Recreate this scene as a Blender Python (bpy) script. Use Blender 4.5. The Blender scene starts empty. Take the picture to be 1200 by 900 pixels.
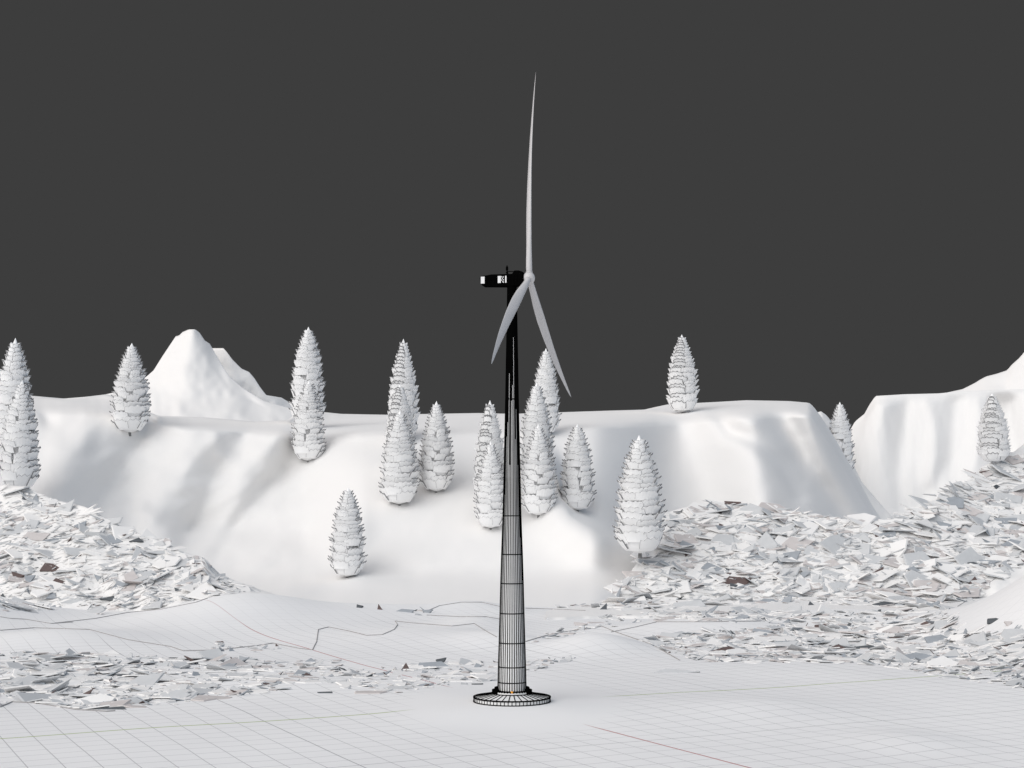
import bpy, bmesh, math, random
import numpy as np
from mathutils import Vector, Matrix, noise
from mathutils.bvhtree import BVHTree
R = math.radians
sc = bpy.context.scene
C = sc.collection
random.seed(7)

# ------------------------------------------------------------------ camera
F = 1667.0; PITCH = R(5.2); D0 = 227.3; H = 29.65
CAM = Vector((0, -D0, H))
cam = bpy.data.cameras.new('camera'); co = bpy.data.objects.new('camera', cam); C.objects.link(co)
cam.sensor_width = 36; cam.lens = F / 1200 * 36; cam.clip_start = 1; cam.clip_end = 9000
co.location = CAM; co.rotation_euler = (math.pi/2 + PITCH, 0, 0); sc.camera = co

def ray(px, py):
    dx = (px-600)/F; dz = (450-py)/F
    return Vector((dx, math.cos(PITCH)-dz*math.sin(PITCH), math.sin(PITCH)+dz*math.cos(PITCH)))
def at(px, py, d):
    """point seen in direction px,py at horizontal distance d from the camera station"""
    r = ray(px, py); return CAM + r*(d/r.y)
def zt(py):
    return at(600, py, D0).z
def dground(py, z=0.0):
    r = ray(600, py)
    return (H-z)/max(1e-3, -r.z)*r.y
def tab(pts):
    xs = [p[0] for p in pts]; ys = [p[1] for p in pts]
    return lambda x: float(np.interp(x, xs, ys))
def sm(a, b, x):
    t = min(1, max(0, (x-a)/(b-a))); return t*t*(3-2*t)
def fbm(x, y, s=0.0, o=4):
    v = 0; a = 1; f = 1
    for i in range(o):
        v += a*noise.noise(Vector((x*f, y*f, s+i*7.3))); a *= .5; f *= 2
    return v

# ------------------------------------------------------------------ materials
def mat(name, col, rough=.8, spec=.3, var=0, scale=.2, bump=0, bscale=1.0):
    m = bpy.data.materials.new(name); m.use_nodes = True
    nt = m.node_tree; b = nt.nodes['Principled BSDF']
    b.inputs['Base Color'].default_value = (*col, 1); b.inputs['Roughness'].default_value = rough
    b.inputs['Specular IOR Level'].default_value = spec
    tc = nt.nodes.new('ShaderNodeTexCoord')
    if var:
        n = nt.nodes.new('ShaderNodeTexNoise'); n.inputs['Scale'].default_value = scale; n.inputs['Detail'].default_value = 5
        nt.links.new(tc.outputs['Object'], n.inputs['Vector'])
        r = nt.nodes.new('ShaderNodeValToRGB')
        r.color_ramp.elements[0].position = .3; r.color_ramp.elements[1].position = .7
        r.color_ramp.elements[0].color = (*[c*(1-var) for c in col], 1); r.color_ramp.elements[1].color = (*[min(1, c*(1+var*.5)) for c in col], 1)
        nt.links.new(n.outputs['Fac'], r.inputs['Fac']); nt.links.new(r.outputs['Color'], b.inputs['Base Color'])
    if bump:
        n = nt.nodes.new('ShaderNodeTexNoise'); n.inputs['Scale'].default_value = bscale; n.inputs['Detail'].default_value = 6
        nt.links.new(tc.outputs['Object'], n.inputs['Vector'])
        bp = nt.nodes.new('ShaderNodeBump'); bp.inputs['Strength'].default_value = bump; bp.inputs['Distance'].default_value = 1
        nt.links.new(n.outputs['Fac'], bp.inputs['Height']); nt.links.new(bp.outputs['Normal'], b.inputs['Normal'])
    return m
SNOW = (.81, .80, .79)
M = {
 'snow': mat('snow', SNOW, .85, .2, .03, .03),
 'far_snow': mat('far_snow', SNOW, .85, .2, .02, .02),
 'ice': mat('ice_white', (.81, .80, .79), .7, .3, .03, .3),
 'ice_shaded_grey': mat('ice_shaded_grey', (.56, .57, .58), .7, .3, .05, .5),  # this and the darker ice tones below put facet shading into the colour
 'ice_shaded_blue': mat('ice_shaded_blue', (.33, .355, .385), .6, .3, .1, .5),
 'ice_shaded_tan': mat('ice_shaded_tan', (.58, .545, .535), .7, .3, .08, .5),
 'ice_shaded_brown': mat('ice_shaded_brown', (.13, .095, .09), .7, .3, .2, .5),
 'ice_shaded_dark': mat('ice_shaded_dark', (.10, .11, .12), .7, .3, .2, .5),
 'leaf': mat('tree_snow', (.93, .93, .93), .8, .2, .03, .5),
 'rim': mat('tree_edge', (.22, .22, .225), .8, .2),
 'trunk': mat('trunk_grey', (.22, .22, .22), .9, .2, .2, 2),
 'black': mat('black_line', (.002, .002, .002), 1, .0),
 'grey': mat('tower_grey', (.80, .80, .80), .5, .3, .04, .4),
 'white': mat('white_panel', (.80, .80, .80), .5, .3),
 'blade': mat('blade_paint', (.56, .55, .555), .35, .5, .03, .3),
 'orange': mat('orange', (.9, .38, .04), .5, .3),
 'line': mat('contour_grey', (.36, .35, .35), .8, .1),
}
# ground : snow with thin drawn grid lines
GA = R(26.2)
def ground_mat():
    m = bpy.data.materials.new('gridded_snow'); m.use_nodes = True; nt = m.node_tree; N = nt.nodes; L = nt.links
    b = N['Principled BSDF']; b.inputs['Roughness'].default_value = .85; b.inputs['Specular IOR Level'].default_value = .2
    tc = N.new('ShaderNodeTexCoord'); mp = N.new('ShaderNodeMapping'); mp.vector_type = 'POINT'
    mp.inputs['Rotation'].default_value = (0, 0, -GA)
    L.new(tc.outputs['Object'], mp.inputs['Vector'])
    sep = N.new('ShaderNodeSeparateXYZ'); L.new(mp.outputs['Vector'], sep.inputs[0])
    def mth(op, a, bb=None, c=None):
        n = N.new('ShaderNodeMath'); n.operation = op
        for i, v in enumerate((a, bb, c)):
            if v is None: continue
            if isinstance(v, (int, float)): n.inputs[i].default_value = v
            else: L.new(v, n.inputs[i])
        return n.outputs[0]
    def lines(c, step, w):
        s = mth('DIVIDE', c, step); f = mth('SUBTRACT', s, mth('ROUND', s)); dist = mth('MULTIPLY', mth('ABSOLUTE', f), step)
        return mth('LESS_THAN', dist, w)
    u, v = sep.outputs[0], sep.outputs[1]   # u along green line, v along red line
    mn = mth('MAXIMUM', lines(u, 4, .075), lines(v, 4, .085))
    mj = mth('MAXIMUM', lines(u, 40, .12), lines(v, 40, .13))
    # cleared circle of bare snow round the turbine
    ln = N.new('ShaderNodeVectorMath'); ln.operation = 'LENGTH'
    sc2 = N.new('ShaderNodeVectorMath'); sc2.operation = 'MULTIPLY'; sc2.inputs[1].default_value = (1, .55, 0)
    L.new(tc.outputs['Object'], sc2.inputs[0]); L.new(sc2.outputs[0], ln.inputs[0])
    mr = N.new('ShaderNodeMapRange'); mr.inputs[1].default_value = 15; mr.inputs[2].default_value = 19.5
    L.new(ln.outputs['Value'], mr.inputs[0])
    far = N.new('ShaderNodeMapRange'); far.inputs[1].default_value = 90; far.inputs[2].default_value = 220; far.inputs[3].default_value = 1; far.inputs[4].default_value = .25
    L.new(ln.outputs['Value'], far.inputs[0])
    sz = N.new('ShaderNodeSeparateXYZ'); L.new(tc.outputs['Object'], sz.inputs[0])
    hi = N.new('ShaderNodeMapRange'); hi.inputs[1].default_value = .5; hi.inputs[2].default_value = 2.2; hi.inputs[3].default_value = 1; hi.inputs[4].default_value = .3
    L.new(sz.outputs[2], hi.inputs[0])
    fac = mth('MULTIPLY', mth('MULTIPLY', mth('MULTIPLY', mr.outputs[0], hi.outputs[0]), far.outputs[0]), mth('MINIMUM', mth('ADD', mth('MULTIPLY', mn, .62), mth('MULTIPLY', mj, .3)), 1))
    n = N.new('ShaderNodeTexNoise'); n.inputs['Scale'].default_value = .02; n.inputs['Detail'].default_value = 3
    L.new(tc.outputs['Object'], n.inputs['Vector'])
    rp = N.new('ShaderNodeValToRGB'); rp.color_ramp.elements[0].position = .35; rp.color_ramp.elements[1].position = .65
    rp.color_ramp.elements[0].color = (.80, .80, .805, 1); rp.color_ramp.elements[1].color = (.86, .86, .86, 1)
    L.new(n.outputs['Fac'], rp.inputs['Fac'])
    def mix(fac, a, colb):
        x = N.new('ShaderNodeMix'); x.data_type = 'RGBA'; L.new(fac, x.inputs[0]); L.new(a, x.inputs[6]); x.inputs[7].default_value = (*colb, 1)
        return x.outputs[2]
    c1 = mix(fac, rp.outputs['Color'], (.36, .36, .37))
    red = mth('MULTIPLY', mth('MULTIPLY', mth('LESS_THAN', mth('ABSOLUTE', u), .17), mr.outputs[0]), hi.outputs[0])
    grn = mth('MULTIPLY', mth('LESS_THAN', mth('ABSOLUTE', v), .26), mr.outputs[0])
    c2 = mix(mth('MULTIPLY', red, .8), c1, (.45, .13, .13)); c3 = mix(mth('MULTIPLY', grn, .8), c2, (.33, .42, .14))
    L.new(c3, b.inputs['Base Color'])
    return m
M['ground'] = ground_mat()

# ------------------------------------------------------------------ object helpers
def obj(name, verts, faces, mats, parent=None, mi=None, smooth=False, loc=None):
    me = bpy.data.meshes.new(name); me.from_pydata([tuple(v) for v in verts], [], faces)
    for m in mats: me.materials.append(m)
    if mi is not None: me.polygons.foreach_set('material_index', mi)
    if smooth: me.polygons.foreach_set('use_smooth', [True]*len(me.polygons))
    me.update()
    o = bpy.data.objects.new(name, me); C.objects.link(o)
    if parent: o.parent = parent
    if loc: o.location = loc
    return o
def tag(o, label, cat, group=None):
    o['label'] = label; o['category'] = cat
    if group: o['group'] = group
def struct(o): o['kind'] = 'structure'; return o
SURF = []     # surfaces to stand things on: (bvh)
def bvh_of(o):
    me = o.data; return BVHTree.FromPolygons([v.co.copy() for v in me.vertices], [tuple(p.vertices) for p in me.polygons])
def cast(px, py, surfs=None):
    r = ray(px, py).normalized(); best = None
    for s in (surfs or SURF):
        h = s.ray_cast(CAM, r)
        if h[0] is not None and (best is None or h[3] < best[2]): best = (h[0], h[1], h[3])
    return best

# ------------------------------------------------------------------ ground
G = []
def hump(px, d, amp, sxpx, sy, ang=0):
    p = at(px, 700, d); G.append((p.x, p.y, amp, sxpx/F*d, sy, ang))
hump(290, 410, 7.0, 105, 38); hump(455, 425, 2.2, 70, 30); hump(75, 335, 2.9, 110, 22)
hump(500, 345, 2.1, 90, 22); hump(585, 330, 2.2, 50, 14); hump(555, 440, 3.0, 50, 20); hump(700, 318, 3.3, 55, 14)
hump(1310, 330, 24, 125, 50); hump(40, 262, 1.6, 45, 6); hump(300, 255, .8, 120, 12); hump(880, 222, 1.0, 110, 12)
hump(1060, 190, .8, 70, 9); hump(560, 385, 2.2, 40, 20); hump(820, 365, 3.2, 90, 22); hump(-60, 400, 8, 90, 40)
hump(1000, 400, 3.0, 120, 30)
def gz(x, y):
    z = -.25
    for gx, gy, a, sx, sy, an in G:
        e = ((x-gx)/sx)**2 + ((y-gy)/sy)**2
        if e < 12: z += a*math.exp(-e)
    z += .28*fbm(x*.02, y*.02, 3, 3)*min(1, math.hypot(x, y)/20)
    r = math.hypot(x, y)
    z = z*sm(7, 26, r) + .22*(1-sm(7, 26, r))
    return z
xs = [-4500, -2500, -1400, -900, -600, -420, -320, -260] + list(np.arange(-220, 221, 2.0)) + [260, 320, 420, 600, 900, 1400, 2500, 4500]
ys = [-3000, -1200, -600, -400, -300, -250] + list(np.arange(-220, 300, 2.0)) + [320, 380, 500, 700, 1000, 2000, 4500]
V = [(x, y, gz(x, y) if abs(x) < 500 and -400 < y < 500 else -.25) for y in ys for x in xs]
nx = len(xs)
Fc = [(j*nx+i, j*nx+i+1, (j+1)*nx+i+1, (j+1)*nx+i) for j in range(len(ys)-1) for i in range(nx-1)]
ground = struct(obj('ground', V, Fc, [M['ground']], smooth=True)); SG = bvh_of(ground); SURF.append(SG)

# ------------------------------------------------------------------ relief sheets (hills and mesas)
def segdist(px, py, a, b):
    ax, ay = a; bx, by = b; vx, vy = bx-ax, by-ay
    t = max(0, min(1, ((px-ax)*vx+(py-ay)*vy)/(vx*vx+vy*vy+1e-6)))
    qx, qy = ax+vx*t, ay+vy*t
    s = (px-ax)*vy-(py-ay)*vx       # >0 : right-hand side when the line runs downward in the picture
    return math.hypot(px-qx, py-qy), s
def ridges(px, py, lst):
    b = 0
    for pts, A, wl, wr in lst:
        best = 1e9; ss = 0
        for a, c in zip(pts[:-1], pts[1:]):
            dd, s = segdist(px, py, a, c)
            if dd < best: best = dd; ss = s/math.hypot(c[0]-a[0], c[1]-a[1])
        k = sm(-1, 1, ss/max(best, 2.0)); wm = 8; w = max(wm, wl)+(max(wm, wr)-max(wm, wl))*k
        if best < 3*w: b += A*math.exp(-(best/w)**2)
    return b
def sheet(name, x0, x1, nxc, rows, crest, foot, depth, mt, back=((30, 0), (90, -1), (300, -4), (700, -30)), smooth=True, surf=True, jag=0):
    V = []; n = nxc+1
    for bi in range(len(back)-1, -1, -1):
        for i in range(n):
            px = x0+(x1-x0)*i/nxc; c = crest(px); d = depth(px, c, 0.0); p = at(px, c, d)
            q = Vector((p.x*(1+.0*bi), p.y, p.z)); dirv = Vector((p.x, p.y+D0, 0)).normalized()
            q += dirv*back[bi][0]; q.z += back[bi][1]; V.append(q)
    for j in range(rows+1):
        t = j/rows
        for i in range(n):
            px = x0+(x1-x0)*i/nxc; c = crest(px); f = foot(px); py = c+(f-c)*t
            V.append(at(px, py, depth(px, py, t)))
    # skirt below the foot so that nothing hangs in the air
    for i in range(n):
        q = V[len(V)-n].copy(); V.append(q) if False else V.append(Vector((V[(len(back)+rows)*n+i].x, V[(len(back)+rows)*n+i].y-2, -8)))
    nr = len(V)//n
    Fc = [(j*n+i, (j+1)*n+i, (j+1)*n+i+1, j*n+i+1) for j in range(nr-1) for i in range(n-1)]
    o = struct(obj(name, V, Fc, [mt], smooth=smooth))
    if surf: SURF.append(bvh_of(o))
    return o

# main plateau with its cliffs
m_crest = tab([(-300,455),(0,463),(40,464),(75,467),(100,465),(125,462),(150,470),(172,482),(185,487),(240,489),(300,494),(338,492),(352,480),(370,482),(400,485),(450,486),(560,484),(600,485),(660,483),(720,481),(755,480),(768,477),(782,474),(800,473),(840,471),(875,469),(925,470),(948,472),(953,476),(962,488),(975,508),(985,525),(998,548),(1010,570),(1022,592),(1035,612),(1048,628)])
m_brow = tab([(-300,470),(0,474),(60,474),(75,482),(100,474),(140,477),(165,488),(185,492),(240,494),(300,499),(345,508),(380,508),(450,500),(600,500),(700,492),(770,492),(840,484),(950,478),(962,490),(985,527),(1010,572),(1035,614),(1048,630)])
m_foot = tab([(-300,740),(0,735),(300,722),(700,722),(800,700),(1048,660)])
RM = [
 ([(180,496),(160,530),(125,580),(108,605)], -9, 14, 34), ([(292,508),(262,545),(240,590),(222,628)], -12, 16, 40),
 ([(354,524),(322,560),(290,600),(258,655)], -13, 17, 44), ([(330,548),(300,575),(225,618)], -3.5, 6, 13),
 ([(232,498),(215,560),(180,612)], 9, 34, 24), ([(325,512),(305,548),(275,585)], 7, 24, 16), ([(135,606),(165,600),(192,618)], 9, 26, 12),
 ([(42,466),(56,492)], -9, 6, 11), ([(110,480),(92,540),(70,580)], 5, 26, 16), ([(250,505),(258,530)], 3, 10, 8),
 ([(410,625),(340,690)], 6, 42, 20), ([(430,650),(482,674)], -3, 12, 16), ([(350,500),(420,520),(470,515)], -4, 14, 10),
 ([(648,548),(655,585),(668,607),(700,626),(738,648)], 13, 34, 9), ([(668,580),(700,606),(735,622)], -5, 16, 14),
 ([(796,490),(806,530),(820,560),(832,600)], -17, 34, 34), ([(880,500),(888,540),(900,600)], 9, 30, 22),
 ([(907,478),(932,515),(950,560),(990,612)], -13, 17, 18), ([(940,474),(966,520),(988,562),(1012,612)], 10, 18, 24),
 ([(836,478),(856,504),(890,520),(918,545),(935,580)], -6, 9, 13), ([(735,484),(748,494),(770,498)], -3, 8, 10)]
def smooth_tab(f, w):
    v = [sum(f(x+o*w) for o in (-1, -.66, -.33, 0, .33, .66, 1))/7 for x in range(-400, 1500, 4)]
    return lambda x: float(np.interp(x, range(-400, 1500, 4), v))
m_cs = smooth_tab(m_crest, 40); m_bs = smooth_tab(m_brow, 40)
def m_depth(px, py, t):
    q = [m_base(px, max(m_crest(px), py+o)) for o in (-9, -4, 0, 4, 9)]; d = (q[0]+2*q[1]+2*q[2]+2*q[3]+q[4])/8
    c = m_crest(px)
    if py-c < 1: d = q[2]
    w = sm(0, 18, py-c)
    d -= w*ridges(px, py, RM)*(.78+.52*sm(600, 640, px))
    nl = sm(60, 140, px)*(1-sm(330, 420, px))
    d -= w*((5.0+3*nl)*fbm((px+py*.9)*.011, (py-px*.35)*.011, 1.5, 3) + .35*fbm(px*.05, py*.05, 4, 2))*(1.0 - .6*sm(360, 430, px))
    return d
def m_base(px, py):
    c = m_cs(px) if px < 900 else m_crest(px); b = max(c+6, m_bs(px) if px < 900 else m_brow(px)); f = 722; XS = 85*sm(690, 800, px)
    if py < b:
        k = min(1, max(0, (py-c)/max(1, b-c))); dc = 860 - 110*sm(100, 160, px)*(1-sm(330, 400, px)); d = dc + (640+XS-dc)*k**.8
    else:
        k = (py-b)/max(1, f-b)
        cliff = sm(60, 160, px)*(1-sm(350, 430, px)) + sm(740, 790, px)*.8
        steep = np.interp(k, [0, .25, .55, .8, 1], [640, 622, 594, 540, 445])
        soft = np.interp(k, [0, .2, .5, .78, 1], [640, 602, 560, 528, 440])
        d = steep*cliff + soft*(1-cliff) + XS
    d += sm(880, 1060, px)*95
    return d
sheet('plateau', -300, 1048, 420, 105, m_crest, m_foot, m_depth, M['far_snow'])

# left peak : front cone and a shoulder behind it
pk = tab([(60,476),(120,463),(150,456),(172,441),(180,434),(190,418),(200,403),(206,394),(210,393),(214,389),(221,386),(229,386),(234,390),(240,399),(246,403),(251,412),(258,424),(268,440),(285,455),(310,470),(360,484),(420,492)])
def pk_d(px, py, t):
    q = (px-226)/(16+max(0, py-386)*(1.15 if px > 226 else .75)); d = 1010 + 62*math.sqrt(q*q+.35); tt = max(0, (py-386)/126); d -= 30*tt + 110*tt*tt
    d -= ridges(px, py, [([(226,386),(235,420),(262,456),(300,482)], 3, 30, 22), ([(205,394),(190,430),(160,462)], 3, 20, 20), ([(250,412),(262,430),(285,455)], -5, 9, 12)])
    return d - 7*fbm(px*.025, py*.025, 2, 3)*sm(0, .2, t)
sheet('mountain', 60, 420, 180, 60, pk, tab([(0,512),(420,512)]), pk_d, M['far_snow'], back=((60, -30), (200, -90)))
pk2 = tab([(225,420),(240,412),(247,408),(262,408),(267,414),(272,421),(283,432),(292,436),(298,443),(305,454),(312,463),(330,466),(345,475),(400,488)])
def pk2_d(px, py, t):
    tt = max(0, (py-405)/105); d = 1092 + .55*math.sqrt((px-266)**2+60) - 50*tt*tt
    d -= ridges(px, py, [([(266,410),(285,440),(320,472)], 6, 16, 16), ([(296,440),(312,462),(332,480)], 5, 12, 14)])
    return d - 3*fbm(px*.05, py*.05, 9, 3)*sm(0, .2, t)
sheet('mountain', 225, 400, 110, 40, pk2, tab([(0,510),(420,510)]), pk2_d, M['far_snow'], back=((60, -30), (200, -90)))

# far mesa on the right, hill behind it, and a small knob in the gap
fm = tab([(985,520),(995,506),(1002,494),(1008,489),(1013,485),(1019,474),(1026,464),(1060,462),(1100,461),(1130,458),(1200,456),(1450,450)])
RF = [([(1026,466),(1012,520),(1004,600)], 12, 14, 26), ([(1062,470),(1052,560),(1060,600)], -5, 12, 12), ([(1088,470),(1096,560)], 6, 14, 16),
      ([(1120,468),(1114,540),(1080,590)], -4, 10, 12), ([(1150,480),(1140,560),(1100,600)], 6, 16, 16), ([(1172,470),(1190,560)], -14, 14, 22), ([(1230,470),(1215,600)], 12, 26, 26)]
def fm_d(px, py, t):
    tt = (py-461)/180; d = 1030 + 30*(1-sm(985, 1040, px)) - 60*tt - 90*sm(.75, 1, tt)
    return d - sm(0, .08, t)*(ridges(px, py, RF) + 3*fbm(px*.03, py*.008, 6, 4))
sheet('plateau', 985, 1450, 200, 70, fm, tab([(0,640),(1450,640)]), fm_d, M['far_snow'])
fh = tab([(1080,466),(1105,461),(1128,456),(1142,449),(1150,444),(1156,441),(1168,438),(1180,434),(1186,427),(1194,420),(1200,413),(1212,402),(1240,388),(1300,392),(1450,420)])
def fh_d(px, py, t): return 1220 - 100*t - ridges(px, py, [([(1200,414),(1160,470)], 12, 24, 24)]) - 4*fbm(px*.03, py*.03, 11, 3)*sm(0, .2, t)
sheet('hill', 1080, 1450, 130, 30, fh, tab([(0,500),(1450,500)]), fh_d, M['far_snow'], back=((60, -20), (200, -90)))
kb = tab([(930,500),(955,484),(962,482),(968,486),(973,492),(978,500),(990,525),(1010,565),(1040,600),(1070,630),(1110,660),(1160,670)])
def kb_d(px, py, t): return 960 - 40*t - 6*fbm(px*.03, py*.03, 3, 3) - ridges(px, py, [([(960,483),(975,540)], 8, 12, 14)])
sheet('hill', 930, 1160, 100, 30, kb, tab([(0,680),(1450,680)]), kb_d, M['far_snow'], back=((60, -20), (200, -90)))

# broken slopes that carry the ice fragments
NS0 = len(SURF)
l_crest = tab([(-200,530),(0,568),(30,570),(42,576),(64,586),(85,590),(100,594),(112,600),(132,612),(160,624),(195,636),(212,646),(240,654),(256,672),(275,680),(305,691),(330,699)])
l_foot = tab([(-200,750),(0,722),(100,722),(150,716),(200,708),(260,699),(330,703)])
def l_d(px, py, t):
    c = 545 - (px+200)*.19; f = 440 - (px)*.04
    return c+(f-c)*t - 3.0*fbm(px*.03, py*.05, 5, 4)
sheet('left_slope', -200, 330, 170, 50, l_crest, l_foot, l_d, M['snow'], back=((20, -8), (60, -40)))
r_crest = tab([(640,716),(690,702),(712,694),(735,676),(752,652),(770,612),(780,601),(800,595),(830,590),(850,588),(880,592),(905,596),(950,602),(1000,609),(1032,614),(1048,606),(1075,595),(1100,583),(1130,566),(1150,548),(1165,540),(1185,532),(1200,520),(1250,505),(1400,480)])
r_foot = tab([(640,724),(700,722),(1400,722)])
def r_d(px, py, t):
    g = min(dground(min(max(py, 695), 850), .35), 500)
    d = g if py > 695 else g + (695-py)*.50
    if py > 695: pass
    d -= sm(1040, 1200, px)*sm(695, 560, py)*-20
    return d - 2.5*fbm(px*.03, py*.05, 8, 4)*sm(790, 700, py)
sheet('right_slope', 640, 1400, 240, 80, r_crest, r_foot, r_d, M['snow'], back=((20, -8), (60, -40)))

# ------------------------------------------------------------------ thin dark contour lines along the snow banks
def tube(pts, r, k=4):
    V = []; Fc = []
    for i, p in enumerate(pts):
        a = pts[max(0, i-1)]; b = pts[min(len(pts)-1, i+1)]; t = (b-a).normalized()
        s = t.cross(Vector((0, 0, 1)))
        s = s.normalized() if s.length > 1e-4 else Vector((1, 0, 0)); u = s.cross(t)
        rr = r[i] if isinstance(r, (list, tuple)) else r
        for q in range(k): V.append(p + (s*math.cos(2*math.pi*q/k)+u*math.sin(2*math.pi*q/k))*rr)
    for i in range(len(pts)-1):
        for q in range(k): Fc.append((i*k+q, i*k+(q+1) % k, (i+1)*k+(q+1) % k, (i+1)*k+q))
    Fc.append(tuple(range(k-1, -1, -1))); Fc.append(tuple((len(pts)-1)*k+q for q in range(k)))
    return V, Fc
def merge(parts):
    V = []; Fc = []
    for v, f in parts:
        o = len(V); V += list(v); Fc += [tuple(i+o for i in q) for q in f]
    return V, Fc
CL = [[(0,739),(40,736),(105,738),(150,750),(200,758),(215,763),(255,762),(300,757),(320,754),(350,760),(366,762),(371,752),(373,738),(385,735),(410,740),(430,745),(448,744),(462,738),(466,732),(463,728),(480,730),(530,734),(556,731),(570,740),(586,749)],
 [(0,723),(12,725),(30,726),(60,731),(90,729)], [(496,718),(515,710),(540,706),(565,706),(590,712)], [(500,721),(540,723),(570,723),(592,727)],
 [(616,713),(650,714),(690,716)], [(616,752),(640,745),(660,741),(690,737),(705,734),(722,741),(745,749),(765,756),(800,776)],
 [(716,741),(745,735),(770,729),(830,729),(900,728)], [(0,829),(14,823),(40,824),(60,827),(90,832),(125,834),(140,833)], [(730,711),(745,703),(760,698),(775,697)], [(260,695),(230,706),(190,714),(150,718),(112,725),(60,731)], [(1200,660),(1180,668),(1150,690),(1130,706),(1110,718)]]
parts = []
for c in CL:
    pts = []
    for a, b in zip(c[:-1], c[1:]):
        n = max(2, int(math.hypot(b[0]-a[0], b[1]-a[1])/4))
        for i in range(n):
            h = cast(a[0]+(b[0]-a[0])*i/n, a[1]+(b[1]-a[1])*i/n)
            if h: pts.append(h[0]+Vector((0, 0, .06)))
    run = [pts[0]]
    for p in pts[1:]:
        if (p-run[-1]).length > 40:
            if len(run) > 2: parts.append(tube(run, .12))
            run = []
        run.append(p)
    if len(run) > 2: parts.append(tube(run, .12))
V_, F_ = merge(parts); struct(obj('contour_lines', V_, F_, [M['line']]))

# ------------------------------------------------------------------ ice fragments
def plate(rng, w, dpt, tilt, th, nrm, k=None, sharp=False):
    """one irregular broken slab, centred at the origin, lying on a surface with normal nrm"""
    k = k or rng.choice([3, 4, 4, 5, 6])
    pts = []; a0 = rng.uniform(0, 6.28)
    for i in range(k):
        a = a0+2*math.pi*(i+rng.uniform(-.3, .3))/k; r = rng.uniform(.6, 1.1)
        pts.append(Vector((math.cos(a)*w*.5*r, math.sin(a)*dpt*.5*r, 0)))
    ax = Vector((rng.uniform(-1, 1), rng.uniform(-.7, .7), 0)).normalized()
    q = Vector((0, 0, 1)).rotation_difference(nrm) if nrm else None
    rt = Matrix.Rotation(tilt, 3, ax)
    top = [rt @ (p+Vector((0, 0, th+rng.uniform(-.4, .4)*th))) for p in pts]; bot = [rt @ (p*1.08-Vector((0, 0, th))) for p in pts]
    V = top+bot
    if q is not None: V = [q @ v for v in V]
    Fc = [tuple(range(k))]+[tuple(range(2*k-1, k-1, -1))]+[(i, k+i, k+(i+1) % k, (i+1) % k) for i in range(k)]
    # split the top fan so that it is faceted rather than one flat card
    return V, Fc
COLS = ['ice', 'ice_shaded_grey', 'ice_shaded_blue', 'ice_shaded_tan', 'ice_shaded_brown', 'ice_shaded_dark']  # all but the first stand in for shading the soft light leaves out
CM = [M[c] for c in COLS]
frag = []       # (screen size, centre, V, F, colour index, px, py, zone)
def inside(poly, x, y):
    r = False; j = len(poly)-1
    for i in range(len(poly)):
        xi, yi = poly[i]; xj, yj = poly[j]
        if (yi > y) != (yj > y) and x < (xj-xi)*(y-yi)/(yj-yi)+xi: r = not r
        j = i
    return r
rng = random.Random(21)
def scatter(zone, poly, n, wmin, wmax, dark=.12, flat=True, lift=.1, weights=None):
    x0 = min(p[0] for p in poly); x1 = max(p[0] for p in poly); y0 = min(p[1] for p in poly); y1 = max(p[1] for p in poly)
    done = 0; tries = 0
    while done < n and tries < n*12:
        tries += 1
        px = rng.uniform(x0, x1); py = rng.uniform(y0, y1)
        if not inside(poly, px, py): continue
        h = cast(px, py, LOCAL)
        if not h or h[2] > 640: continue
        s = h[2]/F
        wpx = wmin+(wmax-wmin)*rng.random()**2.6
        w = wpx*s; up = h[1] if h[1].z > 0 else -h[1]
        steep = 1-up.z
        dpt = w*rng.uniform(.10, .28)
        if steep < .15: dpt = w*rng.uniform(.5, 1.4)
        if w > 20*s: dpt *= .7
        tilt = R(abs(rng.gauss(0, 7 if rng.random() < .75 else 17))); c = 0
        u = rng.random()
        if u < dark*.30: c = 2; tilt = R(rng.uniform(18, 60))
        elif u < dark*.62: c = 3
        elif u < dark*.70: c = 4; tilt = R(rng.uniform(25, 65)); w *= .6; dpt *= .5
        elif u < dark*.85: c = 5; tilt = R(rng.uniform(25, 65)); w *= .5; dpt *= .4
        elif u < dark*1.9: c = 1; tilt = R(rng.uniform(4, 40))
        if c in (2, 4, 5): dpt *= .5; w *= .8
        th = .07+.018*w
        V, Fc = plate(rng, w, dpt, tilt, th*.6, up, k=3 if c in (2, 4, 5) and rng.random() < .6 else None)
        frag.append((w/s*(1+8*math.sin(tilt)*dpt/w*.1)+ (6 if c else 0), h[0]+Vector((0, 0, lift)), V, Fc, c, px, py, zone)); done += 1
LOCAL = SURF[NS0:]+[SG]
Lp = [(-60,560),(0,570),(42,577),(64,587),(110,601),(132,613),(200,638),(240,656),(258,674),(303,692),(262,697),(200,707),(110,722),(100,714),(0,716),(-60,720)]
scatter('left', Lp, 2100, 4, 44, .25)
Rp1 = [(775,603),(800,596),(850,588),(905,596),(950,602),(1000,609),(1032,614),(1100,584),(1150,549),(1200,522),(1260,505),(1260,660),(1180,668),(1130,706),(1110,716),(1040,712),(940,706),(800,712),(760,716),(700,712),(690,704),(735,680),(750,655)]
scatter('right', Rp1, 4600, 4, 50, .25)
Rp2 = [(760,716),(1110,716),(1130,740),(1260,742),(1260,812),(1200,808),(1100,792),(1040,781),(980,777),(880,777),(815,775),(775,762),(750,750),(790,742),(900,738),(900,728),(775,728)]
scatter('front right', Rp2, 2300, 4, 44, .25)
scatter('left', Lp, 260, 4, 15, 1.0)
scatter('right', Rp1, 520, 4, 16, 1.0)
scatter('front right', Rp2, 330, 4, 15, 1.0)
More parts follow.
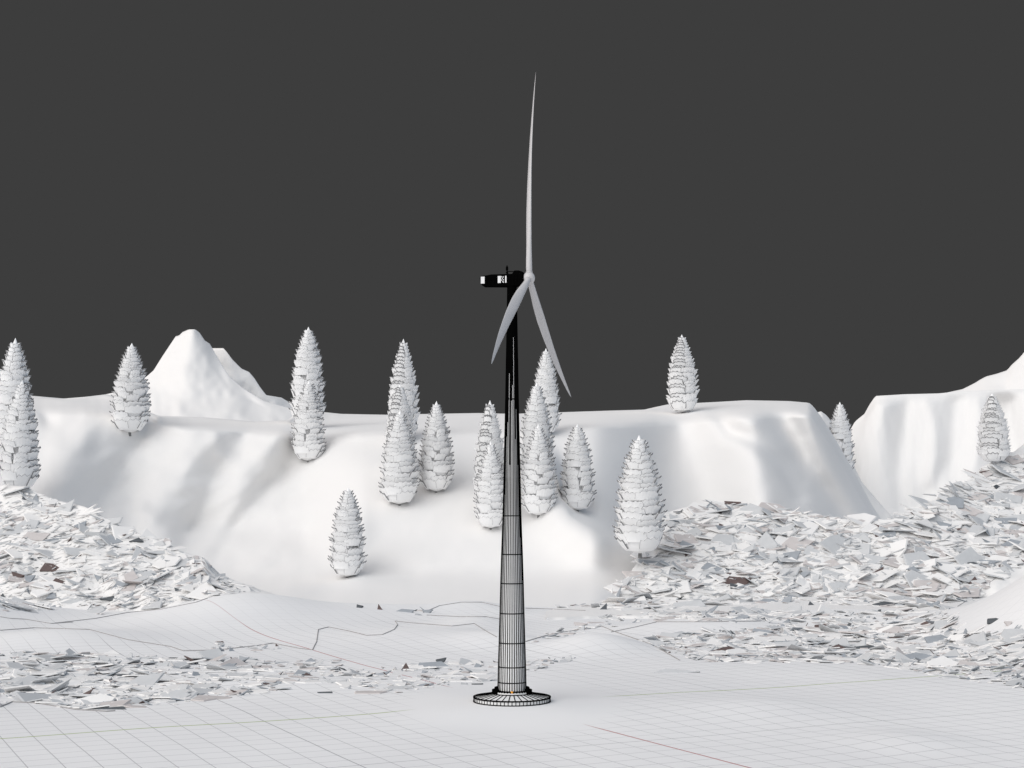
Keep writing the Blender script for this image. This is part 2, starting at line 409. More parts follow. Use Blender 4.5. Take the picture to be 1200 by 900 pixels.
Fl = [(-40,765),(60,764),(150,768),(250,772),(330,776),(400,782),(330,786),(395,790),(370,797),(310,812),(240,820),(205,826),(140,830),(100,831),(40,824),(14,822),(-40,832)]
scatter('front left', Fl, 900, 5, 56, .28)
Fc_ = [(345,775),(400,772),(410,785),(470,781),(515,775),(550,778),(590,775),(592,792),(560,803),(500,806),(450,815),(410,808),(385,800),(345,792)]
scatter('front left', Fl, 150, 4, 14, 1.0)
scatter('front centre', Fc_, 190, 6, 44, .25)
scatter('front centre', Fc_, 50, 4, 14, 1.0)
Mc = [(616,755),(640,742),(690,734),(700,722),(740,718),(770,722),(760,728),(700,738),(650,748)]
scatter('middle', Mc, 60, 6, 36, .3)
scatter('middle', [(616,772),(650,770),(685,770),(660,778),(630,786),(616,790)], 26, 5, 24, .4)
scatter('middle', [(655,706),(700,696),(700,712),(650,712)], 24, 5, 24, .4)
scatter('middle', [(480,716),(512,712),(508,722),(480,722)], 8, 5, 20, .7)
scatter('middle', [(250,752),(330,757),(330,764),(250,764)], 34, 5, 22, .4)
scatter('middle', [(820,738),(980,735),(980,745),(830,748)], 40, 5, 26, .3)
# slabs standing out in the photograph, placed one by one: px, py, width px, height px, colour
NOT = [(60,666,24,14,'ice_shaded_brown','left'),(20,676,16,11,'ice_shaded_brown','left'),(71,683,22,7,'ice_shaded_brown','left'),(34,681,16,15,'ice_shaded_blue','left'),(160,634,18,6,'ice_shaded_dark','left'),(181,649,22,5,'ice_shaded_dark','left'),(59,581,16,9,'ice_shaded_dark','left'),(27,584,8,9,'ice_shaded_dark','left'),(78,586,14,6,'ice_shaded_blue','left'),(107,590,9,8,'ice_shaded_dark','left'),(41,586,10,10,'ice_shaded_blue','left'),(148,662,14,16,'ice_shaded_tan','left'),(153,678,18,14,'ice_shaded_tan','left'),(208,692,7,9,'ice_shaded_dark','left'),(115,677,8,9,'ice_shaded_blue','left'),(132,702,24,7,'ice_shaded_dark','left'),(150,709,12,9,'ice_shaded_blue','left'),(97,618,15,14,'ice_shaded_blue','left'),(62,698,12,14,'ice_shaded_blue','left'),(5,700,10,6,'ice_shaded_dark','left'),(130,634,26,10,'ice_shaded_blue','left'),(15,626,32,9,'ice_shaded_grey','left'),(45,630,30,12,'ice_shaded_tan','left'),(205,640,18,12,'ice_shaded_grey','left'),(225,678,12,8,'ice_shaded_blue','left'),(295,687,10,5,'ice_shaded_dark','left'),
 (183,796,38,6,'ice_shaded_dark','front left'),(135,831,34,5,'ice_shaded_dark','front left'),(205,818,30,16,'ice_shaded_grey','front left'),(110,776,16,8,'ice_shaded_grey','front left'),(143,792,26,3,'ice_shaded_dark','front left'),(242,809,14,4,'ice_shaded_dark','front left'),(112,822,50,12,'ice','front left'),(40,782,32,7,'ice_shaded_grey','front left'),(200,780,28,7,'ice_shaded_grey','front left'),(280,812,34,5,'ice_shaded_tan','front left'),(35,811,24,4,'ice_shaded_dark','front left'),
 (365,775,14,5,'ice_shaded_blue','front centre'),(476,785,14,10,'ice_shaded_brown','front centre'),(505,782,34,10,'ice_shaded_blue','front centre'),(430,804,15,4,'ice_shaded_dark','front centre'),(555,787,32,5,'ice_shaded_grey','front centre'),(383,812,20,3,'ice_shaded_dark','front centre'),(560,802,12,3,'ice_shaded_dark','front centre'),(352,791,18,8,'ice_shaded_blue','front centre'),(518,776,14,7,'ice_shaded_dark','front centre'),
 (331,692,8,5,'ice_shaded_dark','middle'),(421,712,8,6,'ice_shaded_dark','middle'),(445,714,9,8,'ice_shaded_brown','middle'),(475,717,18,5,'ice_shaded_blue','middle'),(503,718,16,6,'ice_shaded_blue','middle'),(708,714,12,9,'ice_shaded_dark','middle'),(662,706,20,5,'ice_shaded_dark','middle'),(793,788,54,6,'ice_shaded_grey','middle'),(680,733,16,10,'ice_shaded_tan','middle'),
 (850,764,34,9,'ice_shaded_brown','front right'),(852,753,16,9,'ice_shaded_blue','front right'),(986,760,16,6,'ice_shaded_brown','front right'),(964,735,20,5,'ice_shaded_brown','front right'),(1073,772,48,12,'ice_shaded_blue','front right'),(1015,760,26,5,'ice_shaded_dark','front right'),(1052,741,34,12,'ice_shaded_tan','front right'),(1104,734,20,13,'ice_shaded_grey','front right'),(945,746,44,6,'ice_shaded_grey','front right'),(1120,770,28,4,'ice_shaded_blue','front right'),(1130,781,24,8,'ice_shaded_tan','front right'),(1172,785,28,6,'ice_shaded_blue','front right'),(1175,767,14,9,'ice_shaded_tan','front right'),(1098,752,32,14,'ice_shaded_blue','front right'),(1165,728,18,5,'ice_shaded_dark','front right'),(1183,732,12,6,'ice_shaded_tan','front right'),(1160,755,38,6,'ice_shaded_grey','front right'),
 (734,570+10,0,0,'ice','x'),
 (858,590,26,4,'ice_shaded_brown','right'),(845,617,8,5,'ice_shaded_brown','right'),(786,618,13,3,'ice_shaded_brown','right'),(893,629,24,6,'ice_shaded_dark','right'),(885,654,28,8,'ice_shaded_blue','right'),(915,660,12,7,'ice_shaded_blue','right'),(933,639,36,20,'ice_shaded_tan','right'),(950,648,20,10,'ice_shaded_grey','right'),(863,682,34,8,'ice_shaded_brown','right'),(835,667,24,12,'ice_shaded_blue','right'),(905,650,14,6,'ice_shaded_tan','right'),(798,640,24,12,'ice_shaded_blue','right'),(792,645,14,20,'ice_shaded_tan','right'),(805,650,10,5,'ice_shaded_brown','right'),(776,664,18,15,'ice_shaded_blue','right'),(725,675,14,5,'ice_shaded_dark','right'),(860,688,12,7,'ice_shaded_dark','right'),(924,686,20,7,'ice_shaded_grey','right'),(925,700,26,7,'ice_shaded_grey','right'),(950,709,14,5,'ice_shaded_dark','right'),(830,678,6,10,'ice_shaded_blue','right'),(752,605+3,12,12,'ice_shaded_grey','x'),(975,662,34,12,'ice_shaded_tan','right'),(1020,658,44,10,'ice_shaded_grey','right'),(1115,590,34,16,'ice_shaded_blue','right'),(1145,585,24,16,'ice_shaded_tan','right'),(1165,583,14,16,'ice_shaded_blue','right'),(1153,556,16,12,'ice_shaded_tan','right'),(1180,612,22,12,'ice_shaded_blue','right'),(1080,590,20,20,'ice_shaded_blue','right'),(1100,563,12,7,'ice_shaded_blue','right'),(1190,640,30,10,'ice_shaded_blue','right'),(1130,625,16,10,'ice_shaded_tan','right'),(1105,616,18,10,'ice_shaded_blue','right'),(1142,662,30,4,'ice_shaded_dark','right'),(1140,682,12,9,'ice_shaded_brown','right'),(1095,712,26,10,'ice_shaded_blue','right'),(1040,710,34,6,'ice_shaded_dark','right'),(985,693,16,10,'ice_shaded_grey','right'),(925,698,24,6,'ice_shaded_blue','right'),(1032,670,16,7,'ice_shaded_brown','right'),(1075,668,24,6,'ice_shaded_blue','right'),(1050,640,26,8,'ice_shaded_grey','right'),(1010,630,24,8,'ice_shaded_grey','right'),(955,615,20,8,'ice_shaded_blue','right'),(980,628,14,5,'ice_shaded_tan','right'),(1190,540,18,14,'ice_shaded_tan','right')]
for px, py, w, hh, col, zone in NOT:
    if zone == 'x': continue
    if hh > 11: hh = 8+(hh-8)*.45
    h = cast(px, py, LOCAL)
    if not h: continue
    s = h[2]/F; k = rng.choice([3, 4, 4, 5])
    if w < 17: k = 3
    pts = []; a0 = rng.uniform(0, 6.28)
    for i in range(k):
        a = a0+2*math.pi*(i+rng.uniform(-.28, .28))/k; r = rng.uniform(.8, 1.15)
        pts.append((math.cos(a)*w*.58*r*s, math.sin(a)*hh*.62*r*s))
    lean = rng.uniform(.5, 1.1)
    top = [Vector((a, b*lean, b)) for a, b in pts]; bot = [Vector((a, b*lean+.5, b-.35)) for a, b in pts]
    V = top+bot
    Fq = [tuple(range(k))]+[tuple(range(2*k-1, k-1, -1))]+[(i, k+i, k+(i+1) % k, (i+1) % k) for i in range(k)]
    frag.append((1000+w, h[0]+Vector((0, -.4, hh*.18*s)), V, Fq, COLS.index(col), px, py, zone))
frag.sort(key=lambda f: -f[0] if 0 <= f[5] <= 1200 and f[6] <= 900 else 1)
NIND = 290
ZN = {'left': 'steep left bank', 'right': 'tall right bank', 'front right': 'front right field', 'front left': 'front left strip', 'front centre': 'small patch', 'middle': 'open middle snow'}
CN = {'ice': 'white', 'ice_shaded_grey': 'pale grey', 'ice_shaded_blue': 'slate grey', 'ice_shaded_tan': 'pinkish grey', 'ice_shaded_brown': 'dark brown', 'ice_shaded_dark': 'charcoal'}
MARKS = [(20,'under the leftmost trees'),(90,'below the plateau cliff'),(200,'towards its tapering end'),(290,'at its very tip'),(420,'left of the tower'),(560,'beside the tower'),(680,'right of the tower'),(750,'under the widest tree'),(860,'below the ribbed cliff'),(1000,'below the cliff corner'),(1100,'below the far plateau'),(1190,'by the right edge')]
for f in frag[:NIND]:
    _, c, V, Fq, ci, px, py, zone = f
    o = obj('ice_shard', V, Fq, [CM[ci]], loc=c)
    mk = min(MARKS, key=lambda m: abs(m[0]-px))[1]
    sz = max(max(v.x for v in V)-min(v.x for v in V), .1)/((c-CAM).length/F)
    hz = 'upper' if py < {'left': 645, 'right': 655, 'front right': 756, 'front left': 796, 'front centre': 792, 'middle': 735}[zone] else 'lower'
    o['label'] = f"{'large' if sz > 26 else 'small'} {CN[COLS[ci]]} {'triangular ' if len(V) == 6 else ''}ice shard on {hz} {ZN[zone]}, {mk}"
    o['category'] = 'ice shard'; o['group'] = 'shards on the '+ZN[zone]; o['kind'] = 'thing'
V = []; Fq = []; mi = []
for f in frag[NIND:]:
    o0 = len(V); V += [v+f[1] for v in f[2]]; Fq += [tuple(i+o0 for i in q) for q in f[3]]; mi += [f[4]]*len(f[3])
o = obj('broken_ice', V, Fq, CM, mi=mi); o['kind'] = 'stuff'
o['label'] = 'jumble of small white and grey ice fragments covering the banks'; o['category'] = 'broken ice'
print('fragments', len(frag))

# ------------------------------------------------------------------ trees
def bough(rng, z0, h, r, az, hw, inner=.80):
    """one broad upswept bough: an outward leaning scalloped shell with a pointed tip; the unit tree is 1 high"""
    nu, nv = 5, 8; P = []; th = .012
    lift = rng.uniform(.9, 1.15)
    for i in range(nu+1):
        u = i/nu
        for j in range(nv+1):
            v = -1+2*j/nv
            rad = r*(inner+(1-inner)*u**(1.1 if inner > .6 else .7)*lift)*(1-.10*v*v*(.4+.6*u)-.07*(j % 2)*(u > .9))
            a = az+hw*v*(1-.12*u)
            z = z0+h*u-.24*h*v*v*u-.17*h*(j % 2)*(u > .9) + .06*h*math.sin(u*3.1)*(1-v*v)
            P.append(Vector((rad*math.cos(a), rad*math.sin(a), z)))
    n = nv+1; Q = [p*Vector((1, 1, 1)).length/1.7320508 for p in P]
    Q = [Vector((p.x*(1-th/max(.02, math.hypot(p.x, p.y))), p.y*(1-th/max(.02, math.hypot(p.x, p.y))), p.z)) for p in P]
    V = P+Q; o = len(P); Fc = []; mi = []
    for i in range(nu):
        for j in range(nv):
            a = i*n+j; Fc.append((a, a+1, a+n+1, a+n)); mi.append(0); Fc.append((o+a, o+a+n, o+a+n+1, o+a+1)); mi.append(0)
    ring = [j for j in range(n)]+[i*n+nv for i in range(1, nu+1)]+[nu*n+j for j in range(nv-1, -1, -1)]+[i*n for i in range(nu-1, 0, -1)]
    for k in range(len(ring)):
        a = ring[k]; b = ring[(k+1) % len(ring)]; Fc.append((b, a, o+a, o+b)); mi.append(0)
    edge = [P[i*n+nv] for i in range(1, nu+1)]+[P[nu*n+j] for j in range(nv-1, -1, -1)]+[P[i*n] for i in range(nu-1, 0, -1)]
    tv, tf = tube(edge, RIMR*(.16+.84*abs(math.cos(az))**3), 3); o = len(V); V += tv; Fc += [tuple(i+o for i in q) for q in tf]; mi += [1]*len(tf)
    return V, Fc, mi
RIMR = .0056
prof_t = tab([(0, .160), (.06, .184), (.16, .200), (.34, .198), (.50, .182), (.68, .138), (.82, .090), (.91, .052), (.96, .024), (1, .008)])
def crown_mesh(seed, wr):
    rng = random.Random(seed); V = []; Fc = []; mi = []
    def add(v, f, m):
        o = len(V); V.extend(v); Fc.extend(tuple(i+o for i in q) for q in f); mi.extend(m if isinstance(m, list) else [m]*len(f))
    z = .045; k = 0
    holes = set(rng.sample(range(3, 13), 4))
    while z < .925:
        t = z; r = prof_t(t)*wr*rng.uniform(.95, 1.05); gap = .065-.038*t; h = gap*1.5
        nb = 6; hw = math.pi/nb*1.30
        ph = -math.pi/2 + math.pi/nb + rng.uniform(-.22, .22)
        for b in range(nb):
            az = ph + 2*math.pi*b/nb + rng.uniform(-.08, .08)
            hh = h*rng.uniform(.85, 1.2)
            w2 = hw*(.66 if (k in holes and b in (0, 5)) else 1)
            if k == 0:
                add(*bough(rng, z-.012+rng.uniform(-.004, .004), h*1.25, r*rng.uniform(.96, 1.04), az, hw, .58)); continue
            add(*bough(rng, z+rng.uniform(-.02, .016)*min(1, (1-t)*2), hh, r*rng.uniform(.93, 1.06), az, w2))
        z += gap; k += 1
    # inner mass of the crown and its upswept underside
    pr = [(.012, .012), (prof_t(0)*.44, .030), (prof_t(0)*.50, .055), (prof_t(.1)*.52, .1)]+[(prof_t(q)*.52, q) for q in (.2, .35, .5, .65, .8)]+[(.036, .915), (.030, .94), (.017, .965), (.001, 1.0)]
    nn = 20; cv = []; cf = []
    for r, zz in pr:
        for i in range(nn):
            a = 2*math.pi*i/nn; rr = r*wr*(1+.05*math.sin(5*a+zz*30)); cv.append(Vector((rr*math.cos(a), rr*math.sin(a), zz)))
    for j in range(len(pr)-1):
        for i in range(nn): cf.append((j*nn+i, j*nn+(i+1) % nn, (j+1)*nn+(i+1) % nn, (j+1)*nn+i))
    add(cv, cf, 0)
    me = bpy.data.meshes.new('crown'); me.from_pydata([tuple(p) for p in V], [], Fc)
    me.materials.append(M['leaf']); me.materials.append(M['rim']); me.polygons.foreach_set('material_index', mi); me.update()
    return me
def trunk_mesh(seed):
    rng = random.Random(seed); parts = [tube([Vector((0, 0, -.03)), Vector((0, 0, .05)), Vector((.002, 0, .4)), Vector((0, 0, .93))], [.017, .014, .010, .003], 8)]
    for i in range(14):
        z = .1+.05*i; a = rng.uniform(0, 6.28); r = .12*(1-z*.7)
        parts.append(tube([Vector((0, 0, z+.02)), Vector((math.cos(a)*r, math.sin(a)*r, z-.01))], [.004, .002], 4))
    V, Fc = merge(parts); me = bpy.data.meshes.new('trunk'); me.from_pydata([tuple(p) for p in V], [], Fc); me.materials.append(M['trunk']); me.update()
    return me
crowns = [crown_mesh(s, w) for s, w in ((1, 1.0), (2, 1.02), (3, .97))]; trunks = [trunk_mesh(s) for s in (1, 2, 3)]
T = [ # top x, top y, base y, width px, label
 (13,396,556,50,'tall conical snow tree at the left edge, the one behind the nearer tree'),
 (22,445,576,44,'conical snow tree at the left edge, standing in front of the taller one'),
 (152,402,508,46,'lone conical snow tree just left of the pointed mountain peak'),
 (360,383,500,44,'tallest conical snow tree right of the peak, partly hidden by a nearer tree below'),
 (361,446,541,40,'conical snow tree in front of the tall tree right of the peak'),
 (472,397,520,40,'rearmost of the three lined up trees, its tip high against the dark sky'),
 (468,450,556,40,'middle tree of the three lined up one before another'),
 (468,481,592,47,'front tree of the three lined up, lowest and nearest of them'),
 (511,470,577,43,'conical snow tree right beside the row of three lined up trees'),
 (407,571,677,45,'lone conical snow tree lowest on the pale slope left of the tower'),
 (574,469,590,40,'rear conical snow tree touching the left side of the tower'),
 (575,517,620,40,'front conical snow tree touching the left side of the tower'),
 (640,408,510,36,'small rear tree under the right lower blade, against the dark sky'),
 (629,448,566,42,'middle tree of the cluster just right of the tower'),
 (631,497,605,45,'front tree of the cluster just right of the tower'),
 (677,497,599,44,'leaning edge conical tree beside the dark gully right of the tower'),
 (750,510,650,60,'largest and widest conical snow tree, at the left end of the right bank'),
 (800,392,484,40,'lone conical tree standing on the plateau rim right of the rotor'),
 (986,471,560,33,'conical tree half hidden in the gap between the two plateaus'),
 (1165,461,543,37,'conical snow tree on top of the broken bank near the right edge')]
T[15] = (*T[15][:4], 'conical tree standing alone beside the gully right of the tower cluster')
HID = {0: 575, 3: 690, 5: 760, 6: 690, 10: 640, 12: 760, 13: 640, 18: 760}
for i, (px, ty, by, w, lab) in enumerate(T):
    h = cast(px, by)
    p = h[0]; d = p.y+D0
    if i == 18: p = at(px, by, 925); d = 925
    if i in (0, 1): p = at(px, by, 556-4*i); d = p.y+D0
    if i == 16:
        h = cast(758, 664, LOCAL); d = h[0].y+D0-4; p = at(px, by, d)
    top = at(px, ty, d); hgt = top.z-p.z
    wid = w/F*(p-CAM).length
    e = bpy.data.objects.new('snow_tree', None); C.objects.link(e); e.location = (p.x, p.y, p.z); e.empty_display_size = 1
    sx = wid/(hgt*.412)
    e.scale = (hgt*sx, hgt*sx, hgt); e.rotation_euler = (0, 0, random.Random(i).choice([0, math.pi, math.pi/3])+random.Random(i).uniform(-.06, .06))
    c = bpy.data.objects.new('crown', crowns[i % 3]); C.objects.link(c); c.parent = e
    t = bpy.data.objects.new('trunk', trunks[i % 3]); C.objects.link(t); t.parent = e
    tag(e, lab, 'tree', 'snow white conical trees')

# ------------------------------------------------------------------ wind turbine
turb = bpy.data.objects.new('wind_turbine', None); C.objects.link(turb); turb.location = (0, 0, 0)
tag(turb, 'tall three bladed wind turbine with black lined tower on a round ribbed base', 'wind turbine')
K = D0/F                     # metres per pixel at the tower
def lathe(prof, n):
    V = []; Fc = []
    for r, z in prof:
        for i in range(n): a = 2*math.pi*i/n; V.append(Vector((r*math.cos(a), r*math.sin(a), z)))
    for j in range(len(prof)-1):
        for i in range(n): Fc.append((j*n+i, j*n+(i+1) % n, (j+1)*n+(i+1) % n, (j+1)*n+i))
    Fc.append(tuple(range(n-1, -1, -1))); Fc.append(tuple((len(prof)-1)*n+i for i in range(n)))
    return V, Fc
def sbox(c, s, rot=None):
    V = [Vector((x*s[0]/2, y*s[1]/2, z*s[2]/2)) for z in (-1, 1) for y in (-1, 1) for x in (-1, 1)]
    if rot is not None: V = [rot @ v for v in V]
    V = [v+Vector(c) for v in V]
    return V, [(0, 2, 3, 1), (4, 5, 7, 6), (0, 1, 5, 4), (2, 6, 7, 3), (0, 4, 6, 2), (1, 3, 7, 5)]
def two(name, light, dark, ml, md, parent):
    V1, F1 = merge(light) if light else ([], []); V2, F2 = merge(dark); o = len(V1)
    return obj(name, V1+V2, F1+[tuple(i+o for i in f) for f in F2], [ml, md], parent, mi=[0]*len(F1)+[1]*len(F2))
# foundation disc
RZ0, RZ1 = .15, .95; RR = 44.0*K; zc = zt(811.5)
fd_prof = [(RR*.97, RZ0), (RR, RZ0+.12), (RR, RZ1-.1), (RR*.985, RZ1), (3.15, zc-.12), (2.9, zc)]
light = [lathe(fd_prof, 72)]; dark = []
def arc_ring(r, z, w, h, n=72):   # square section ring
    return lathe_ring([(r-w/2, z-h/2), (r+w/2, z-h/2), (r+w/2, z+h/2), (r-w/2, z+h/2)], n)
def lathe_ring(sec, n):
    V = []; Fc = []; m = len(sec)
    for i in range(n):
        a = 2*math.pi*i/n
        for r, z in sec: V.append(Vector((r*math.cos(a), r*math.sin(a), z)))
    for i in range(n):
        for j in range(m): Fc.append((i*m+j, ((i+1) % n)*m+j, ((i+1) % n)*m+(j+1) % m, i*m+(j+1) % m))
    return V, Fc
dark += [arc_ring(RR+.01, RZ1-.02, .24, .20), arc_ring(RR+.02, RZ0+.1, .20, .24), arc_ring(3.2, zc-.05, .16, .12)]
NS = 36
for k in range(NS):
    a = 2*math.pi*(k+.5)/NS; ca, sa = math.cos(a), math.sin(a)
    p0 = Vector((3.1*ca, 3.1*sa, zc-.10)); p1 = Vector((RR*.99*ca, RR*.99*sa, RZ1+.01))
    dark.append(tube([p0, p1], .085, 4))
for k in range(64):
    a = 2*math.pi*k/64; ca, sa = math.cos(a), math.sin(a)
    dark.append(tube([Vector((RR*1.003*ca, RR*1.003*sa, RZ0+.1)), Vector((RR*1.003*ca, RR*1.003*sa, RZ1-.05))], .06, 4))
two('foundation', light, dark, M['white'], M['black'], turb)
# bolted collar round the tower foot
dark = []; light = [lathe([(2.85, zc-.02), (2.85, zc+.18), (2.5, zc+.22)], 48)]
for k in range(36):
    a = 2*math.pi*(k+.5)/36; ca, sa = math.cos(a), math.sin(a)
    if sa > -.62: 
        dark.append(sbox((2.95*ca, 2.95*sa, zc+.22), (.42, .34, .5), Matrix.Rotation(a, 3, 'Z')))
        dark.append(lathe([(.13, 0), (.13, .34), (.08, .42)], 6)); dark[-1] = ([v+Vector((2.65*ca, 2.65*sa, zc+.45)) for v in dark[-1][0]], dark[-1][1])
    else:
        dark.append(lathe([(.13, 0), (.13, .16), (.08, .22)], 6)); dark[-1] = ([v+Vector((2.75*ca, 2.75*sa, zc+.16)) for v in dark[-1][0]], dark[-1][1])
dark.append(arc_ring(2.42, zc+.30, .25, .28))
two('collar', light, dark, M['white'], M['black'], turb)
# tower
TP = [(811,16.6),(799,16.2),(781,15.8),(753,15.0),(718.5,14.0),(683.5,13.2),(649.5,12.2),(604.5,10.6),(560,9.6),(510,8.6),(468,7.7),(420,6.9),(380,6.2),(332,5.5)]
prof = [(r*K, zt(y)) for y, r in TP]
rad = lambda z: float(np.interp(z, [p[1] for p in prof], [p[0] for p in prof]))
light = [lathe(prof, 72)]; dark = []
for y in (799, 781, 753, 718.5, 683.5, 649.5, 604.5, 468):
    z = zt(y); dark.append(arc_ring(rad(z), z, .10, .15))
def patch(a0, a1, z0, z1, off):
    V = []; n = max(2, int(abs(a1-a0)/R(5))+1); zs = [z0]+[p[1] for p in prof if z0 < p[1] < z1]+[z1]
    for z in zs:
        r = rad(z)+off
        for i in range(n+1):
            a = a0+(a1-a0)*i/n; V.append(Vector((r*math.cos(a), r*math.sin(a), z)))
        for i in range(n+1):
            a = a0+(a1-a0)*i/n; V.append(Vector(((r-off-.03)*math.cos(a), (r-off-.03)*math.sin(a), z)))
    m = 2*(n+1); Fc = []
    for j in range(len(zs)-1):
        b = j*m; c = b+m
        for i in range(n): Fc.append((b+i, b+i+1, c+i+1, c+i))
        Fc.append((b+n, b+m-1, c+m-1, c+n)); Fc.append((b+n+1, b, c, c+n+1))
    e = (len(zs)-1)*m
    for i in range(n): Fc.append((e+i, e+i+1, e+n+2+i, e+n+1+i)); Fc.append((i+1, i, n+1+i, n+2+i))
    return V, Fc
FR = -math.pi/2
zb, ztop = prof[0][1], prof[-1][1]
tops = {15: 396, -25: 438, 5: 452, -5: 470, 35: 480, -35: 495, 25: 515, -45: 512, -15: 545, 45: 545, -55: 580, 55: 630, -65: 650, 65: 680}
rg = random.Random(5)
for k in range(36):
    deg = 10*k; a = FR+R(deg)      # strip
    hw = .058
    for j in range(len(prof)-1):
        z0, z1 = prof[j][1], prof[j+1][1]; rm = (prof[j][0]+prof[j+1][0])/2; w = min(hw, .24*2*math.pi*rm/36)/rm
        dark.append(patch(a-w, a+w, z0, z1, min(.07, .05*rm)))
    g = (deg+5+180) % 360-180
    yt = tops.get(g, rg.uniform(420, 700) if abs(g) > 75 else 600)
    if abs(g) > 70: yt = rg.uniform(480, 720)
    dark.append(patch(a, a+R(10), zt(yt), ztop, .022+.002*(k % 2)))
two('tower', light, dark, M['grey'], M['black'], turb)
mk = lathe([(.01, -.26), (.18, -.2), (.27, 0), (.18, .2), (.01, .26)], 12)
obj('marker', [v+Vector((0, -2.62, zt(809.5))) for v in mk[0]], mk[1], [M['orange']], turb, smooth=True)

# nacelle group, axis n points to the rotor
hz = at(600, 326.5, D0).z
nax = Vector((.973, -.23, 0)); lat = Vector((.23, .973, 0))
RN = Matrix(((nax.x, lat.x, 0), (nax.y, lat.y, 0), (0, 0, 1)))
HX = 20.3*K/.973
def nb(c, s): V, Fc = sbox(c, s); return [RN @ v+Vector((0, 0, hz)) for v in V], Fc
def prism(sec, y0, y1):   # section in axis/height plane, swept sideways
    n = len(sec); V = [RN @ Vector((x, y0, z))+Vector((0, 0, hz)) for x, z in sec]+[RN @ Vector((x, y1, z))+Vector((0, 0, hz)) for x, z in sec]
    return V, [tuple(range(n)), tuple(range(2*n-1, n-1, -1))]+[(i, n+i, n+(i+1) % n, (i+1) % n) for i in range(n)]
body = [prism([(-5.0, -.75), (-4.7, -1.12), (-1.0, -1.28), (1.4, -1.25), (1.9, -.8), (1.9, .95), (1.3, 1.15), (.6, 1.15), (.2, .62), (-.4, .62), (-3.2, .66), (-4.9, .42), (-5.15, .1)], -.95, .95)]
for x in np.arange(-4.4, 1.5, .55): body.append(nb((x, 0, -.28), (.06, 2.02, 1.5)))
body.append(nb((-1.6, 0, -.28), (6.2, 2.0, .05)))
two('nacelle', [], body, M['black'], M['black'], turb)
nac = turb.children[-1] if turb.children else None
nac = [o for o in C.objects if o.name.startswith('nacelle')][0]
for x, w in ((-4.62, .62), (-1.85, .50), (-.78, .22)):
    v, f = nb((x, -1.03, -.26+.02), (w, .10, 1.12)); obj('side_panel', v, f, [M['white']], nac)
pt = [nb((-1.3+dx, -1.03, -.24+dz), (.12, .1, .20)) for dx, dz in ((-.15, .42), (.1, .38), (-.05, .15), (.14, -.08), (-.14, -.12), (.02, -.38), (.15, -.46))]
v, f = merge(pt); obj('perforated_panel', v, f, [M['white']], nac)
# mast with sensor and boom on the roof
def nt_(pts, r, k=6):
    return tube([RN @ Vector(p)+Vector((0, 0, hz)) for p in pts], r, k)
mast = [nt_([(-.78, -.2, .6), (-.78, -.2, 2.15)], .09), nt_([(-.78, -.2, 1.25), (-.78, -.2, 1.4), (-.78, -.2, 1.85), (-.78, -.2, 2.1)], [.08, .20, .20, .06], 8),
        nt_([(-.78, -.2, 1.18), (.2, -.2, 1.12), (.9, -.2, 1.0)], .07), nt_([(-.78, -.2, .95), (-.5, -.2, .7)], .06), nt_([(-.95, -.2, .98), (-.6, -.2, .98)], .12)]
v, f = merge(mast); obj('wind_sensor_mast', v, f, [M['black']], turb)
# rotor
hub_c = RN @ Vector((HX, 0, 0))+Vector((0, 0, hz))
sp = []
n = 28
prof_h = [(-.95, .62), (-.7, .82), (-.3, .96), (.1, .98), (.45, .90), (.75, .70), (.93, .45), (1.02, .15), (1.04, .01)]
V = []; Fc = []
for x, r in prof_h:
    for i in range(n):
        a = 2*math.pi*i/n; V.append(RN @ Vector((x*.9, r*math.cos(a), r*math.sin(a)))+hub_c)
for j in range(len(prof_h)-1):
    for i in range(n): Fc.append((j*n+i, j*n+(i+1) % n, (j+1)*n+(i+1) % n, (j+1)*n+i))
Fc.append(tuple(range(n-1, -1, -1))); Fc.append(tuple((len(prof_h)-1)*n+i for i in range(n)))
obj('hub', V, Fc, [M['blade']], turb, smooth=True)
v, f = nt_([(1.7, 0, 0), (HX-.7, 0, 0)], .75, 16); obj('rotor_shaft_cover', v, f, [M['black']], turb)
BL = 33.9
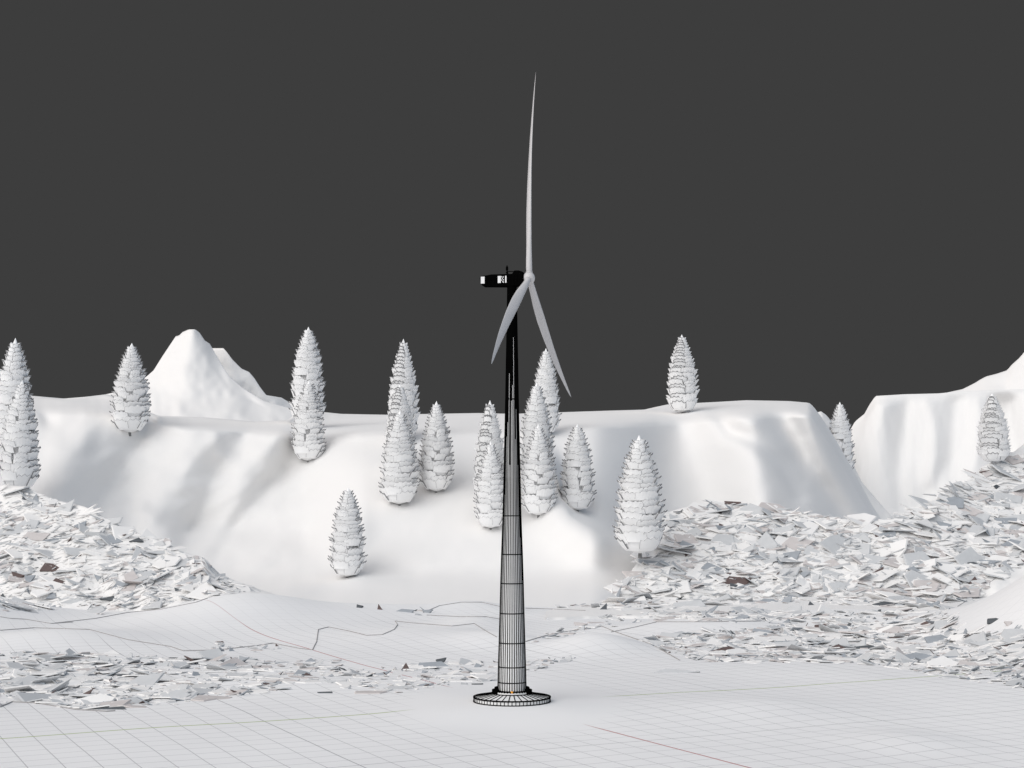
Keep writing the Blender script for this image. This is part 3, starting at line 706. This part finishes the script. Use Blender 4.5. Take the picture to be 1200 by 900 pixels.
def blade(ang):
    span = (lat*math.sin(ang)+Vector((0, 0, 1))*math.cos(ang)).normalized()
    chd = nax.cross(span).normalized()
    V = []; ns = 46; m = 24; Fc = []
    for i in range(ns+1):
        t = i/ns; s = .6+(BL-.6)*t
        ch = float(np.interp(t, [0, .05, .12, .2, .3, .45, .7, .9, .97, 1], [.98, 1.02, 1.25, 1.52, 1.68, 1.58, 1.1, .56, .30, .04]))
        th = float(np.interp(t, [0, .05, .15, .3, .6, 1], [.98, .98, .82, .62, .30, .012]))
        tw = R(float(np.interp(t, [0, .2, .5, 1], [42, 40, 34, 26])))
        bend = 1.15*t**2.3 - .12*math.sin(t*math.pi)
        cdir = (chd*math.cos(tw)+nax*math.sin(tw)); ndir = (nax*math.cos(tw)-chd*math.sin(tw))
        c0 = hub_c+span*s+nax*bend
        blend = sm(.03, .2, t)
        for q in range(m):
            a = 2*math.pi*q/m
            x = math.cos(a)*.5; y = math.sin(a)*.5
            ya = y*(1-.55*blend*(.5-x)) if True else y
            off = -.06*blend*ch
            V.append(c0+cdir*(x*ch+off)+ndir*(ya*th))
    for j in range(ns):
        for q in range(m): Fc.append((j*m+q, j*m+(q+1) % m, (j+1)*m+(q+1) % m, (j+1)*m+q))
    Fc.append(tuple(range(m-1, -1, -1))); Fc.append(tuple(ns*m+q for q in range(m)))
    o = obj('blade', V, Fc, [M['blade']], turb, smooth=True)
    # root flange ring
    R2 = []; m = 20
    for s, r in ((.78, .50), (.80, .56), (.98, .56), (1.0, .50)):
        for q in range(m):
            a = 2*math.pi*q/m; R2.append(hub_c+span*s+chd*math.cos(a)*r+nax*math.sin(a)*r)
    F2 = [(j*m+q, j*m+(q+1) % m, (j+1)*m+(q+1) % m, (j+1)*m+q) for j in range(3) for q in range(m)]
    obj('root_ring', R2, F2, [M['blade']], o, smooth=True)
for a in (0, 120, 240): blade(R(a))

# ------------------------------------------------------------------ world : dark grey studio backdrop ahead, soft light from above and behind
w = bpy.data.worlds.new('World'); sc.world = w; w.use_nodes = True; nt = w.node_tree; N = nt.nodes; L = nt.links
bg = N['Background']; tc = N.new('ShaderNodeTexCoord')
def dot(v):
    d = N.new('ShaderNodeVectorMath'); d.operation = 'DOT_PRODUCT'; L.new(tc.outputs['Generated'], d.inputs[0]); d.inputs[1].default_value = v
    return d.outputs['Value']
def mrange(v, a, b, c, d, smooth=True):
    m = N.new('ShaderNodeMapRange'); m.interpolation_type = 'SMOOTHSTEP' if smooth else 'LINEAR'
    L.new(v, m.inputs[0]); m.inputs[1].default_value = a; m.inputs[2].default_value = b; m.inputs[3].default_value = c; m.inputs[4].default_value = d
    return m.outputs[0]
def wmix(f, a, b):
    x = N.new('ShaderNodeMix'); x.data_type = 'RGBA'; L.new(f, x.inputs[0])
    for i, v in ((6, a), (7, b)):
        if isinstance(v, tuple): x.inputs[i].default_value = (*v, 1)
        else: L.new(v, x.inputs[i])
    return x.outputs[2]
GREY = (.0467, .0467, .0467)
side = wmix(mrange(dot((1, 0, 0)), -.75, .7, 0, 1, False), (1.06, .95, .91), (.11, .20, .31))
backf = wmix(mrange(dot((-.42, -.80, .43)), .1, .95, 0, 1), side, (.98, .975, .975))
allc = wmix(mrange(dot((0, .98, .17)), .58, .80, 0, 1), backf, GREY)
L.new(allc, bg.inputs['Color']); bg.inputs['Strength'].default_value = 1.0
sun = bpy.data.lights.new('sun', 'SUN'); so = bpy.data.objects.new('sun', sun); C.objects.link(so)
sun.energy = 1.25; sun.angle = R(50); sun.color = (1, .985, .97)
so.rotation_euler = Vector((-.55, -.62, .62)).to_track_quat('Z', 'Y').to_euler()

vs = sc.view_settings; vs.view_transform = 'Standard'; vs.look = 'None'; vs.exposure = 0; vs.gamma = 1; vs.use_curve_mapping = False
